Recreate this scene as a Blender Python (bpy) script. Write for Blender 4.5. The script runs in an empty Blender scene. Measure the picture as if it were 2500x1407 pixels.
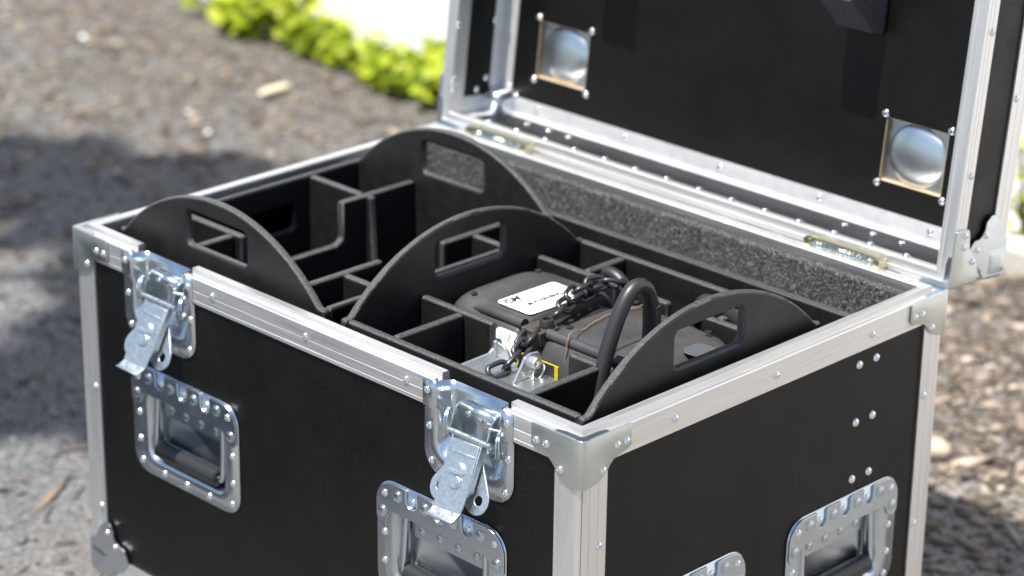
import bpy, bmesh, math, random
import numpy as np
from mathutils import Matrix, Vector
random.seed(7); rng = np.random.default_rng(7)
sc = bpy.context.scene
COL = sc.collection
R = math.radians
G = 0.65                      # height of the case rim above the ground

# ------------------------------------------------------------------ camera
cam = bpy.data.cameras.new('camera'); cam_o = bpy.data.objects.new('camera', cam); COL.objects.link(cam_o)
AZ, EL, ROLL = -0.7807, 0.3748, 0.0137
d = Vector((math.sin(AZ)*math.cos(EL), math.cos(AZ)*math.cos(EL), -math.sin(EL)))
r = d.cross(Vector((0, 0, 1))).normalized(); u = r.cross(d)
c_, s_ = math.cos(ROLL), math.sin(ROLL)
r, u = c_*r + s_*u, -s_*r + c_*u
CP = Vector((1.6693, -1.7942, 1.1372 + G))
cam_o.matrix_world = Matrix(((r.x, u.x, -d.x, CP.x), (r.y, u.y, -d.y, CP.y), (r.z, u.z, -d.z, CP.z), (0, 0, 0, 1)))
cam.sensor_width = 36; cam.lens = 6258.1/2500*36; cam.clip_start = 0.05; cam.clip_end = 300
cam.dof.use_dof = True
cam.dof.focus_distance = (Vector((-.14, .09, G)) - CP).dot(d)
cam.dof.aperture_fstop = 3.6
cam.dof.aperture_blades = 9
sc.camera = cam_o

# ------------------------------------------------------------------ sky, sun, exposure
SUN_EL, SUN_AZ = R(69.5), R(184)          # azimuth: compass-like, 180 = light comes from -Y (front of the case)
sd = Vector((math.sin(SUN_AZ)*math.cos(SUN_EL), math.cos(SUN_AZ)*math.cos(SUN_EL), math.sin(SUN_EL)))  # towards the sun
world = bpy.data.worlds.new('World'); sc.world = world; world.use_nodes = True
wn = world.node_tree.nodes; wl = world.node_tree.links
sky = wn.new('ShaderNodeTexSky'); sky.sky_type = 'NISHITA'; sky.sun_disc = False
sky.sun_elevation = SUN_EL; sky.sun_rotation = SUN_AZ
wn['Background'].inputs[1].default_value = 0.088
wl.new(sky.outputs[0], wn['Background'].inputs[0])
sun = bpy.data.lights.new('sun', 'SUN'); sun_o = bpy.data.objects.new('sun', sun); COL.objects.link(sun_o)
sun.energy = 5.0; sun.angle = R(0.53); sun.color = (1, .955, .89)
sun_o.rotation_euler = (-sd).to_track_quat('-Z', 'Y').to_euler(); sun_o.location = (0, -3, 8)
vs = sc.view_settings
vs.view_transform = 'Standard'; vs.look = 'None'; vs.gamma = 1; vs.use_curve_mapping = False; vs.exposure = 1.02
sc.cycles.max_bounces = 8; sc.cycles.sample_clamp_indirect = 8; sc.cycles.sample_clamp_direct = 120
sc.cycles.use_denoising = True
sc.cycles.caustics_reflective = False; sc.cycles.caustics_refractive = False

# ------------------------------------------------------------------ materials
def newmat(name):
    m = bpy.data.materials.new(name); m.use_nodes = True
    return m, m.node_tree.nodes, m.node_tree.links, m.node_tree.nodes['Principled BSDF']
def noise(n, l, scale, detail=3, rough=.5, stretch=None, coord='Object', dist=0):
    tc = n.new('ShaderNodeTexCoord'); mp = n.new('ShaderNodeMapping'); nz = n.new('ShaderNodeTexNoise')
    l.new(tc.outputs[coord], mp.inputs[0]); l.new(mp.outputs[0], nz.inputs['Vector'])
    if stretch: mp.inputs['Scale'].default_value = stretch
    nz.inputs['Scale'].default_value = scale; nz.inputs['Detail'].default_value = detail
    nz.inputs['Roughness'].default_value = rough; nz.inputs['Distortion'].default_value = dist
    return nz.outputs['Fac']
def ramp(n, l, src, stops, interp='LINEAR'):
    rp = n.new('ShaderNodeValToRGB'); l.new(src, rp.inputs[0]); e = rp.color_ramp.elements
    rp.color_ramp.interpolation = interp
    while len(e) < len(stops): e.new(.5)
    for k, (p, c) in enumerate(stops):
        e[k].position = p; e[k].color = (c, c, c, 1) if isinstance(c, (int, float)) else (*c, 1)
    return rp.outputs[0]
def bump(n, l, src, bs, strength, dist):
    b = n.new('ShaderNodeBump'); b.inputs['Strength'].default_value = strength; b.inputs['Distance'].default_value = dist
    l.new(src, b.inputs['Height']); l.new(b.outputs[0], bs.inputs['Normal']); return b
def mix(n, l, fac, a, b, mode='MIX'):
    m = n.new('ShaderNodeMix'); m.data_type = 'RGBA'; m.blend_type = mode
    for i, v in ((0, fac), (6, a), (7, b)):
        if isinstance(v, (int, float)): m.inputs[i].default_value = v
        elif isinstance(v, tuple): m.inputs[i].default_value = (*v, 1)
        else: l.new(v, m.inputs[i])
    return m.outputs[2]

M = {}
def simple(key, col, rough, metal=0, spec=None, bscale=None, bstr=.2, bdist=.001, rvar=0):
    m, n, l, b = newmat(key); b.inputs['Base Color'].default_value = (*col, 1)
    b.inputs['Roughness'].default_value = rough; b.inputs['Metallic'].default_value = metal
    if spec is not None: b.inputs['Specular IOR Level'].default_value = spec
    if bscale: bump(n, l, noise(n, l, bscale, 2), b, bstr, bdist)
    if rvar: l.new(ramp(n, l, noise(n, l, 30, 4), [(.3, rough-rvar), (.7, rough+rvar)]), b.inputs['Roughness'])
    M[key] = m; return m
# black phenolic laminate: fine wire texture, dust specks, faint smears
m, n, l, b = newmat('laminate'); M['laminate'] = m
dust = ramp(n, l, noise(n, l, 420, 2, .6), [(.70, 0), (.78, 1)])
smear = ramp(n, l, noise(n, l, 9, 5, .6, dist=.6), [(.45, 0), (.75, .6)])
base = mix(n, l, smear, (.0016, .0015, .0014), (.0042, .0040, .0036))
grain = ramp(n, l, noise(n, l, 260, 3, .7), [(.35, .45), (.65, 1.7)])
base = mix(n, l, 1.0, base, grain, 'MULTIPLY')
scuff = ramp(n, l, noise(n, l, 7, 3, .6, (1, 1, 30), dist=1.5), [(.70, 0), (.74, .5), (.78, 0)])
base = mix(n, l, scuff, base, (.012, .0115, .0105))
l.new(mix(n, l, dust, base, (.018, .017, .0155)), b.inputs['Base Color'])
l.new(ramp(n, l, noise(n, l, 12, 5, .6), [(.3, .36), (.7, .52)]), b.inputs['Roughness'])
bump(n, l, noise(n, l, 900, 2), b, .25, .0004); b.inputs['Specular IOR Level'].default_value = .30
# brushed aluminium; streaks run along x, y or z of the part
def alu(key, stretch, col=(.86, .855, .845), rr=(.38, .54), met=.95):
    m, n, l, b = newmat(key); M[key] = m
    st = noise(n, l, 1, 4, .65, stretch)
    blot = noise(n, l, 14, 4, .6)
    cc = ramp(n, l, st, [(.25, tuple(c*.80 for c in col)), (.75, col)])
    l.new(mix(n, l, ramp(n, l, blot, [(.35, 0), (.75, .35)]), cc, tuple(c*.86 for c in col)), b.inputs['Base Color'])
    l.new(ramp(n, l, st, [(.25, rr[0]), (.75, rr[1])]), b.inputs['Roughness'])
    b.inputs['Metallic'].default_value = met
    scr = ramp(n, l, noise(n, l, 16, 4, .7, (1, 1, 1), dist=2.5), [(.60, 0), (.63, 1), (.66, 0)])
    bump(n, l, mix(n, l, scr, st, (0, 0, 0)), b, .30, .0006)
alu('alu', (6, 420, 420))
alu('alu_v', (420, 420, 6))
alu('alu_plain', (40, 40, 40), (.88, .88, .88), (.42, .52), .72)
def zincmat(key, c0, c1, r0, r1):
    m, n, l, b = newmat(key); M[key] = m
    b.inputs['Metallic'].default_value = 1
    l.new(ramp(n, l, noise(n, l, 14, 1, .5), [(.3, c0), (.7, c1)]), b.inputs['Base Color'])
    l.new(ramp(n, l, noise(n, l, 26, 2, .5), [(.3, r0), (.7, r1)]), b.inputs['Roughness'])
    bump(n, l, noise(n, l, 700, 2), b, .05, .0003)
zincmat('zinc', (.50, .56, .61), (.60, .65, .69), .22, .30)
zincmat('zinc_cup', (.50, .55, .58), (.60, .64, .66), .30, .36)
zincmat('zinc_matte', (.50, .54, .525), (.63, .65, .635), .32, .44)
m, n, l, b = newmat('zinc_worn'); M['zinc_worn'] = m
b.inputs['Metallic'].default_value = 1
l.new(ramp(n, l, noise(n, l, 240, 4, .7), [(.3, (.50, .54, .56)), (.7, (.72, .75, .77))]), b.inputs['Base Color'])
l.new(ramp(n, l, noise(n, l, 160, 4, .7), [(.3, .28), (.7, .48)]), b.inputs['Roughness'])
bump(n, l, noise(n, l, 600, 3), b, .15, .0006)
simple('rivet', (.84, .84, .85), .17, 1)
simple('hinge', (.70, .66, .45), .22, 1, rvar=.08)
simple('dark_steel', (.07, .065, .06), .42, .7, bscale=400, bstr=.3, rvar=.1)
simple('chain', (.075, .075, .08), .36, .8, bscale=500, bstr=.25, rvar=.08)
simple('galv', (.66, .69, .70), .34, .95, bscale=120, bstr=.1)
simple('rust_steel', (.10, .085, .07), .55, .6, bscale=500, bstr=.4, rvar=.1)
simple('rubber', (.022, .022, .023), .42, 0, bscale=350, bstr=.08)
simple('grip', (.018, .018, .019), .38, 0, bscale=700, bstr=.1)
simple('plywood', (.50, .38, .25), .6, 0, bscale=300, bstr=.3)
simple('paper', (.80, .81, .80), .35)
simple('ink', (.02, .022, .025), .5)
simple('ink_grey', (.20, .21, .23), .5)
simple('ink_blue', (.05, .10, .22), .5)
simple('print', (.11, .11, .115), .5)
simple('yellow', (.55, .42, .015), .4)
simple('twine', (.20, .13, .07), .85, 0, bscale=900, bstr=.6)
simple('foam', (.11, .104, .108), .95, 0, bscale=260, bstr=.9, bdist=.004)
simple('tyre', (.03, .03, .032), .6)
# machined HDPE: the faces are satin, the routed edges bear tool marks, their sunlit sparkle painted paler
m, n, l, b = newmat('hdpe'); M['hdpe'] = m
b.inputs['Base Color'].default_value = (.0085, .0083, .0082, 1)
l.new(ramp(n, l, noise(n, l, 40, 4), [(.3, .40), (.7, .56)]), b.inputs['Roughness'])
bump(n, l, noise(n, l, 700, 2), b, .30, .0007); b.inputs['Specular IOR Level'].default_value = .5
m, n, l, b = newmat('hdpe_edge'); M['hdpe_edge'] = m
l.new(ramp(n, l, noise(n, l, 500, 2), [(.35, .030), (.75, .085)]), b.inputs['Base Color'])
b.inputs['Roughness'].default_value = .34
bump(n, l, noise(n, l, 420, 3, .75), b, .9, .0018)
# hoist housing: powder-coated casting
m, n, l, b = newmat('casting'); M['casting'] = m
l.new(ramp(n, l, noise(n, l, 22, 5, .65), [(.3, (.030, .030, .032)), (.7, (.056, .055, .055))]), b.inputs['Base Color'])
l.new(ramp(n, l, noise(n, l, 18, 5), [(.3, .38), (.7, .58)]), b.inputs['Roughness'])
bump(n, l, noise(n, l, 350, 3), b, .25, .0008)
# carpet
m, n, l, b = newmat('carpet'); M['carpet'] = m
cn = noise(n, l, 520, 2, .6)
c2 = noise(n, l, 60, 3, .6)
cc = ramp(n, l, cn, [(.36, .008), (.48, .035), (.58, .12), (.68, .40)])
l.new(mix(n, l, ramp(n, l, c2, [(.45, 0), (.75, .45)]), cc, (.05, .051, .05)), b.inputs['Base Color'])
b.inputs['Roughness'].default_value = .95; bump(n, l, cn, b, .8, .006)
# ground: packed gravel with mulch and dust
m, n, l, b = newmat('ground'); M['ground'] = m
tc = n.new('ShaderNodeTexCoord')
vo = n.new('ShaderNodeTexVoronoi'); vo.inputs['Scale'].default_value = 170; l.new(tc.outputs['Object'], vo.inputs['Vector'])
sep = n.new('ShaderNodeSeparateColor'); l.new(vo.outputs['Color'], sep.inputs[0])
peb = ramp(n, l, sep.outputs[0], [(0, (0.043, 0.046, 0.050)), (.45, (0.078, 0.082, 0.087)), (.8, (0.115, 0.117, 0.120)), (1, (0.196, 0.191, 0.183))])
mul = ramp(n, l, sep.outputs[1], [(0, (0.047, 0.043, 0.040)), (.5, (0.087, 0.079, 0.073)), (.85, (0.133, 0.119, 0.105)), (1, (0.251, 0.223, 0.187))])
big = noise(n, l, 2.1, 5, .62, dist=.8)
sepc = n.new('ShaderNodeSeparateXYZ'); l.new(tc.outputs['Object'], sepc.inputs[0])
mr = n.new('ShaderNodeMapRange'); mr.inputs['From Min'].default_value = .7; mr.inputs['From Max'].default_value = 2.1
mr.inputs['To Min'].default_value = -.10; mr.inputs['To Max'].default_value = .16; l.new(sepc.outputs['Y'], mr.inputs[0])
ad = n.new('ShaderNodeMath'); ad.operation = 'ADD'; l.new(big, ad.inputs[0]); l.new(mr.outputs[0], ad.inputs[1])
gcol = mix(n, l, ramp(n, l, ad.outputs[0], [(.44, 0), (.66, .85)]), peb, mul)
mx = n.new('ShaderNodeMapRange'); mx.inputs['From Min'].default_value = -1.5; mx.inputs['From Max'].default_value = -.4
mx.inputs['To Max'].default_value = .55; l.new(sepc.outputs['X'], mx.inputs[0])
tan = ramp(n, l, sep.outputs[2], [(0, (0.082, 0.072, 0.062)), (.5, (0.177, 0.160, 0.141)), (1, (0.346, 0.315, 0.283))])
l.new(mix(n, l, mx.outputs[0], gcol, tan), b.inputs['Base Color'])
b.inputs['Roughness'].default_value = .85
bump(n, l, vo.outputs['Distance'], b, .35, .003)
# loose stones, chips: colour varies stone by stone
def varied(key, stops, rough=.75):
    m, n, l, b = newmat(key); M[key] = m
    g = n.new('ShaderNodeNewGeometry')
    l.new(ramp(n, l, g.outputs['Random Per Island'], stops), b.inputs['Base Color']); b.inputs['Roughness'].default_value = rough
    return m, n, l, b
varied('stones', [(0, (0.051, 0.053, 0.058)), (.4, (0.091, 0.093, 0.098)), (.7, (0.138, 0.135, 0.133)), (.86, (0.175, 0.143, 0.113)), (.965, (0.247, 0.232, 0.218)), (1, (0.524, 0.525, 0.530))], .6)  # palest few carry glints of shiny pebbles, painted as colour
varied('chips', [(0, (0.055, 0.041, 0.031)), (.5, (0.116, 0.088, 0.064)), (.8, (0.204, 0.154, 0.109)), (1, (0.349, 0.300, 0.234))])
simple('stone_pale', (.42, .36, .27), .7, bscale=60, bstr=.6, bdist=.01)
simple('chip_pale', (.55, .47, .34), .7)
# painted wall
m, n, l, b = newmat('plaster'); M['plaster'] = m
l.new(ramp(n, l, noise(n, l, 3, 6, .6), [(.3, (.78, .77, .75)), (.7, (.83, .825, .81))]), b.inputs['Base Color'])
b.inputs['Roughness'].default_value = .9; bump(n, l, noise(n, l, 90, 4), b, .4, .004)
simple('concrete', (.52, .49, .44), .9, bscale=70, bstr=.5, bdist=.004)
def leafmat(key, stops, trans):
    m, n, l, b = newmat(key); M[key] = m
    g = n.new('ShaderNodeNewGeometry')
    col = ramp(n, l, g.outputs['Random Per Island'], stops)
    l.new(col, b.inputs['Base Color']); b.inputs['Roughness'].default_value = .45
    tr = n.new('ShaderNodeBsdfTranslucent'); l.new(col, tr.inputs[0])
    ms = n.new('ShaderNodeMixShader'); ms.inputs[0].default_value = trans
    l.new(b.outputs[0], ms.inputs[1]); l.new(tr.outputs[0], ms.inputs[2])
    l.new(ms.outputs[0], n['Material Output'].inputs[0])
leafmat('leaf', [(0, (.10, .17, .010)), (.4, (.36, .45, .020)), (.85, (.58, .64, .06)), (1, (.70, .74, .16))], .5)
leafmat('tree_leaf', [(0, (.03, .06, .012)), (1, (.07, .12, .02))], .3)
simple('bark', (.09, .065, .045), .9, bscale=20, bstr=.9, bdist=.02)
simple('stem', (.14, .13, .05), .7)

# ------------------------------------------------------------------ geometry helpers: (verts, faces) pairs
def box(x0, x1, y0, y1, z0, z1):
    v = [(x, y, z) for x in (x0, x1) for y in (y0, y1) for z in (z0, z1)]
    return v, [(0, 1, 3, 2), (4, 6, 7, 5), (0, 4, 5, 1), (2, 3, 7, 6), (0, 2, 6, 4), (1, 5, 7, 3)]
def join(*gs):
    V, F = [], []
    for v, f in gs:
        o = len(V); V += list(v); F += [tuple(i+o for i in q) for q in f]
    return V, F
def xf(g, mat):
    return [tuple(mat @ Vector(p)) for p in g[0]], g[1]
def loft(loops, closed=True, cap0=False, cap1=False):
    n = len(loops[0]); V = [p for lp in loops for p in lp]; F = []
    for k in range(len(loops)-1):
        for i in range(n if closed else n-1):
            j = (i+1) % n
            F.append((k*n+i, k*n+j, (k+1)*n+j, (k+1)*n+i))
    if cap0: F.append(tuple(reversed(range(n))))
    if cap1: F.append(tuple((len(loops)-1)*n+i for i in range(n)))
    return V, F
def prism(poly, axis, a, b):
    def P(p, t): return {'x': (t, p[0], p[1]), 'y': (p[0], t, p[1]), 'z': (p[0], p[1], t)}[axis]
    return loft([[P(p, a) for p in poly], [P(p, b) for p in poly]], True, True, True)
def cyl(p0, p1, r0, r1=None, seg=14, caps=True):
    return tube([p0, p1], [r0, r0 if r1 is None else r1], seg, caps)
def tube(path, rad, seg=10, caps=True, closed=False):
    P = [Vector(p) for p in path]; n = len(P)
    rad = rad if isinstance(rad, (list, tuple)) else [rad]*n
    T = []
    for i in range(n):
        a = P[(i-1) % n] if (closed or i > 0) else P[i]; b = P[(i+1) % n] if (closed or i < n-1) else P[i]
        T.append((b-a).normalized())
    nrm = T[0].orthogonal().normalized(); loops = []
    for i in range(n):
        nrm = (nrm - T[i]*nrm.dot(T[i])).normalized(); bn = T[i].cross(nrm)
        loops.append([tuple(P[i] + (nrm*math.cos(t)+bn*math.sin(t))*rad[i]) for t in (2*math.pi*k/seg for k in range(seg))])
    if closed: loops.append(loops[0])
    return loft(loops, True, caps and not closed, caps and not closed)
def lathe(prof, seg=14):           # profile (r, h), axis +z
    return loft([[(r_*math.cos(2*math.pi*k/seg), r_*math.sin(2*math.pi*k/seg), h) for k in range(seg)] for r_, h in prof], True, False, True)
def smooth_path(pts, per=6):
    P = [Vector(p) for p in pts]; out = []
    for i in range(len(P)-1):
        a, b, c, e = P[max(i-1, 0)], P[i], P[i+1], P[min(i+2, len(P)-1)]
        for k in range(per):
            t = k/per
            out.append(.5*((2*b)+(c-a)*t+(2*a-5*b+4*c-e)*t*t+(3*b-a-3*c+e)*t**3))
    out.append(P[-1]); return out
def rrect(x0, x1, z0, z1, rad, n=6):
    out = []
    for cx, cz, a0 in ((x1-rad, z1-rad, 0), (x0+rad, z1-rad, 90), (x0+rad, z0+rad, 180), (x1-rad, z0+rad, 270)):
        for k in range(n+1):
            a = R(a0+90*k/n); out.append((cx+rad*math.cos(a), cz+rad*math.sin(a)))
    return out
def slab(outer, holes, axis, a, b):
    """flat panel with real openings: outline and holes in 2-D, extruded from a to b along axis"""
    bm = bmesh.new()
    def P(p, t): return {'x': (t, p[0], p[1]), 'y': (p[0], t, p[1]), 'z': (p[0], p[1], t)}[axis]
    eds = []
    for lp in [outer]+holes:
        vs_ = [bm.verts.new(P(p, a)) for p in lp]
        eds += [bm.edges.new((vs_[i], vs_[(i+1) % len(vs_)])) for i in range(len(vs_))]
    bmesh.ops.triangle_fill(bm, edges=eds, use_beauty=True, use_dissolve=False)
    ex = bmesh.ops.extrude_face_region(bm, geom=list(bm.faces))
    dv = Vector(P((0, 0), b-a))
    for v in ex['geom']:
        if isinstance(v, bmesh.types.BMVert): v.co += dv
    bmesh.ops.recalc_face_normals(bm, faces=list(bm.faces))
    bm.verts.index_update()
    g = [tuple(v.co) for v in bm.verts], [tuple(v.index for v in f.verts) for f in bm.faces]
    bm.free(); return g
# ------------------------------------------------------------------ object helpers
WM = {}
I4 = Matrix.Identity(4)
def mesh(name, g, mat, sharp=35, fix=True):
    me = bpy.data.meshes.new(name); me.from_pydata([tuple(p) for p in g[0]], [], g[1])
    if fix:
        bm = bmesh.new(); bm.from_mesh(me); bmesh.ops.recalc_face_normals(bm, faces=list(bm.faces)); bm.to_mesh(me); bm.free()
    for mm in (mat if isinstance(mat, (list, tuple)) else [mat]): me.materials.append(M[mm] if isinstance(mm, str) else mm)
    if sharp:
        me.polygons.foreach_set('use_smooth', [True]*len(me.polygons)); me.set_sharp_from_angle(angle=R(sharp))
    me.update(); return me
def put(name, me, mw, parent=None, **props):
    o = bpy.data.objects.new(name, me); COL.objects.link(o)
    WM[o] = mw.copy()
    if parent is not None:
        o.parent = parent; o.matrix_parent_inverse = I4
        o.matrix_basis = WM[parent].inverted() @ mw
    else: o.matrix_basis = mw
    for k, v in props.items(): o[k] = v
    return o
def obj(name, g, mat, parent=None, mw=I4, bevel=0, sharp=35, solid=0, seg=2, **props):
    o = put(name, mesh(name, g, mat, sharp), mw, parent, **props)
    if solid:
        s = o.modifiers.new('sheet', 'SOLIDIFY'); s.thickness = solid; s.offset = 0
    if bevel:
        bv = o.modifiers.new('edge', 'BEVEL'); bv.width = bevel; bv.segments = seg; bv.limit_method = 'ANGLE'; bv.angle_limit = R(38)
        bv.harden_normals = True
    return o
def empty(name, loc, parent=None, **props):
    return put(name, None, Matrix.Translation(loc), parent, **props)
def T(x, y, z): return Matrix.Translation((x, y, z))
def Rz(a): return Matrix.Rotation(R(a), 4, 'Z')
def Rx(a): return Matrix.Rotation(R(a), 4, 'X')
def Ry(a): return Matrix.Rotation(R(a), 4, 'Y')
CASE = T(0, 0, G)                      # frame of the case body: x along the front, y depth, z=0 at the rim
W_, D_, H_ = .9, .643, .490
LEAN = 6.3
LIDF = CASE @ T(0, D_+.0006, .0004) @ Rx(-LEAN)   # lid frame: x along hinge, y depth of the open lid, z up its opening
LIDC = LIDF @ Rx(90)                    # same lid seen as a box: x, y in the opening plane, z=0 rim, -z to the outside

# ================================================================== SETTING
put('ground', mesh('ground', ([(-60, -60, 0), (60, -60, 0), (60, 60, 0), (-60, 60, 0)], [(0, 1, 2, 3)]), 'ground', 0), I4, kind='structure')
wall = empty('garden_wall', (-1.5, 2.32, 0), label='white painted building wall behind the case, green plants along its foot', category='wall')
obj('wall_face', box(-9, 6, 2.32, 2.55, -.1, 3.2), 'plaster', wall)
obj('footing', box(-1.9, 6, 2.20, 2.319, -.1, .055), 'concrete', wall, bevel=.012)

# loose stones and chips on the ground within sight (nobody could count them)
def scatter(name, mat, count, size, flat, label, region, seed, long=1.0):
    rg = np.random.default_rng(seed)
    base = np.array([(1, 0, 0), (-1, 0, 0), (0, 1, 0), (0, -1, 0), (0, 0, 1), (0, 0, -1)], float)
    fc = np.array([(0, 2, 4), (2, 1, 4), (1, 3, 4), (3, 0, 4), (2, 0, 5), (1, 2, 5), (3, 1, 5), (0, 3, 5)])
    x, y = region(rg, count)
    s = size*np.exp(rg.normal(0, .45, count)).clip(.35, 3)
    V = base[None]*(1+rg.normal(0, .18, (count, 6, 1)))*s[:, None, None]
    V[:, :, 2] *= flat; V[:, :, 0] *= long*np.exp(rg.normal(0, .25, (count, 1)))
    a = rg.uniform(0, 2*np.pi, count); ca, sa = np.cos(a)[:, None], np.sin(a)[:, None]
    X = V[:, :, 0]*ca - V[:, :, 1]*sa + x[:, None]; Y = V[:, :, 0]*sa + V[:, :, 1]*ca + y[:, None]
    Z = V[:, :, 2] + (s*flat*.45)[:, None] + V[:, :, 0]*rg.normal(0, .12, (count, 1))
    V = np.stack([X, Y, Z], 2).reshape(-1, 3); F = (fc[None]+6*np.arange(count)[:, None, None]).reshape(-1, 3)
    me = bpy.data.meshes.new(name); me.vertices.add(len(V)); me.vertices.foreach_set('co', V.ravel())
    me.loops.add(F.size); me.loops.foreach_set('vertex_index', F.ravel().astype(np.int32))
    me.polygons.add(len(F)); me.polygons.foreach_set('loop_start', np.arange(0, F.size, 3, dtype=np.int32))
    me.update(calc_edges=True); me.validate(); me.materials.append(M[mat])
    return put(name, me, I4, label=label, category=name.replace('_', ' '), kind='stuff')
def reg_all(rg, k):
    x = rg.uniform(-4.6, .35, k); y = rg.uniform(-.6, 2.3, k)
    return x, y
def reg_back(rg, k):
    x = rg.uniform(-4.4, .3, k); y = 2.25-np.abs(rg.normal(0, .75, k)); return x, y
scatter('gravel', 'stones', 26000, .0036, .5, 'loose grey gravel spread over the ground', reg_all, 3)
scatter('bark_mulch', 'chips', 11000, .0060, .28, 'brown bark chips and dry bits littering the gravel', reg_back, 5, 1.8)
varied('litter', [(0, (.055, .042, .032)), (.4, (.115, .092, .072)), (.75, (.19, .15, .115)), (.93, (.28, .23, .18)), (1, (.48, .41, .33))])
def reg_right(rg, k): return -.25-np.abs(rg.normal(0, .55, k))+rg.uniform(0, .6, k), 2.2-np.abs(rg.normal(0, .55, k))
scatter('leaf_litter', 'litter', 5200, .0095, .25, 'tan dry leaf litter on the ground behind the right end of the case', reg_right, 12, 1.6)
scatter('dry_needles', 'chips', 2600, .0035, .6, 'dry straw and needles lying on the gravel', reg_all, 9, 9)

def stone(name, loc, s, sq, mat, seed, **p):
    bm = bmesh.new(); bmesh.ops.create_icosphere(bm, subdivisions=2, radius=1); rg = random.Random(seed)
    for v in bm.verts:
        k = 1+rg.uniform(-.13, .13); v.co = Vector((v.co.x*k*s[0], v.co.y*k*s[1], v.co.z*k*s[2]))
    g = [tuple(v.co) for v in bm.verts], [tuple(v.index for v in f.verts) for f in bm.faces]; bm.free()
    return obj(name, g, mat, None, T(*loc) @ Rz(sq), sharp=60, **p)
stone('stone', (-.520, 1.405, .012), (.026, .023, .019), 20, 'stone_pale', 1, label='large pale tan stone on the ground to the right behind the case', category='stone')
stone('wood_chip', (-2.784, 1.90, .014), (.055, .017, .007), 95, 'chip_pale', 2, label='long pale wood chip on the ground in front of the plants', category='wood chip')
for k, (x, y, s, lb) in enumerate([(-3.465, 1.85, .010, 'small white stone near the upper left corner of the picture'),
                               (-2.657, 1.60, .0075, 'small white pebble just beyond the edge of the tree shade'),
                               (-2.80, 1.66, .007, 'small pale pebble, left neighbour of the white pebble beyond the tree shade'),
                               (-3.351, 1.64, .008, 'small reddish pebble on the gravel at the far left')]):
    stone('pebble', (x, y, s*.6), (s, s*.9, s*.7), 30*k, 'paper' if k < 3 else 'twine', 10+k, label=lb, category='pebble', group='pebbles standing out on the gravel')

# ---- leafy plants at the foot of the wall
LEAF = [(0, 0), (.30, .35), (.38, .75), (.18, 1.05), (0, 1.12), (-.18, 1.05), (-.38, .75), (-.30, .35)]
def leafy(rg, centres, count, size, spread):
    V, F = [], []
    for k in range(count):
        c = centres[rg.integers(len(centres))]
        p = Vector(c) + Vector(rg.normal(0, 1, 3)*np.array(spread))
        if p.z < .015: p.z = .015 + abs(rg.normal(0, .02))
        s = size*math.exp(rg.normal(0, .25))
        mt = T(*p) @ Rz(rg.uniform(0, 360)) @ Rx(rg.uniform(-15, 65)) @ Ry(rg.uniform(-30, 30))
        o = len(V)
        V += [tuple(mt @ Vector((a*s, bb*s-.5*s, -.25*s*(abs(a)**1.2)))) for a, bb in LEAF]
        F.append(tuple(range(o, o+8)))
    return V, F
def plant(x, y, h, w, nl, seed, label):
    rg = np.random.default_rng(seed)
    t = empty('leafy_plant', (x, y, 0), label=label, category='plant', group='green plants along the foot of the wall')
    cs, st = [], []
    for k in range(7):
        a = rg.uniform(0, 6.28); q = rg.uniform(.2, 1)
        tip = (x+math.cos(a)*w*q, min(y+math.sin(a)*w*q*.6, 2.29), h*rg.uniform(.45, 1))
        st.append(tube(smooth_path([(x, y, 0), ((x+tip[0])/2, (y+tip[1])/2, tip[2]*.65), tip], 3), .003, 5))
        cs += [tip, ((x+tip[0]*2)/3, (y+tip[1]*2)/3, tip[2]*.8), (tip[0], tip[1], tip[2]*.5)]
    obj('stems', join(*st), 'stem', t)
    obj('foliage', leafy(rg, cs, int(nl*.50), .040, (w*.26, w*.16, .020)), 'leaf', t, sharp=0)
for a in [(-3.30, 2.20, .10, .12, 200, 1, 'sparse leafy plant at the left end of the green row'),
          (-3.14, 2.21, .14, .13, 360, 2, 'tall bright leafy plant, second from the left end of the green row'),
          (-2.98, 2.20, .075, .12, 330, 3, 'bright leafy plant in the left half of the green row, third from its left end'),
          (-2.83, 2.17, .055, .11, 300, 4, 'low leafy plant under the bare white wall, fourth from the left end of the row'),
          (-2.68, 2.17, .055, .12, 340, 5, 'low bright leafy plant, second from the case lid'),
          (-2.50, 2.15, .11, .14, 420, 6, 'bright yellow green plant right beside the open lid'),
          (-.935, 2.26, .27, .03, 40, 7, 'green plant behind the right edge of the open lid')]:
    plant(*a)

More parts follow.
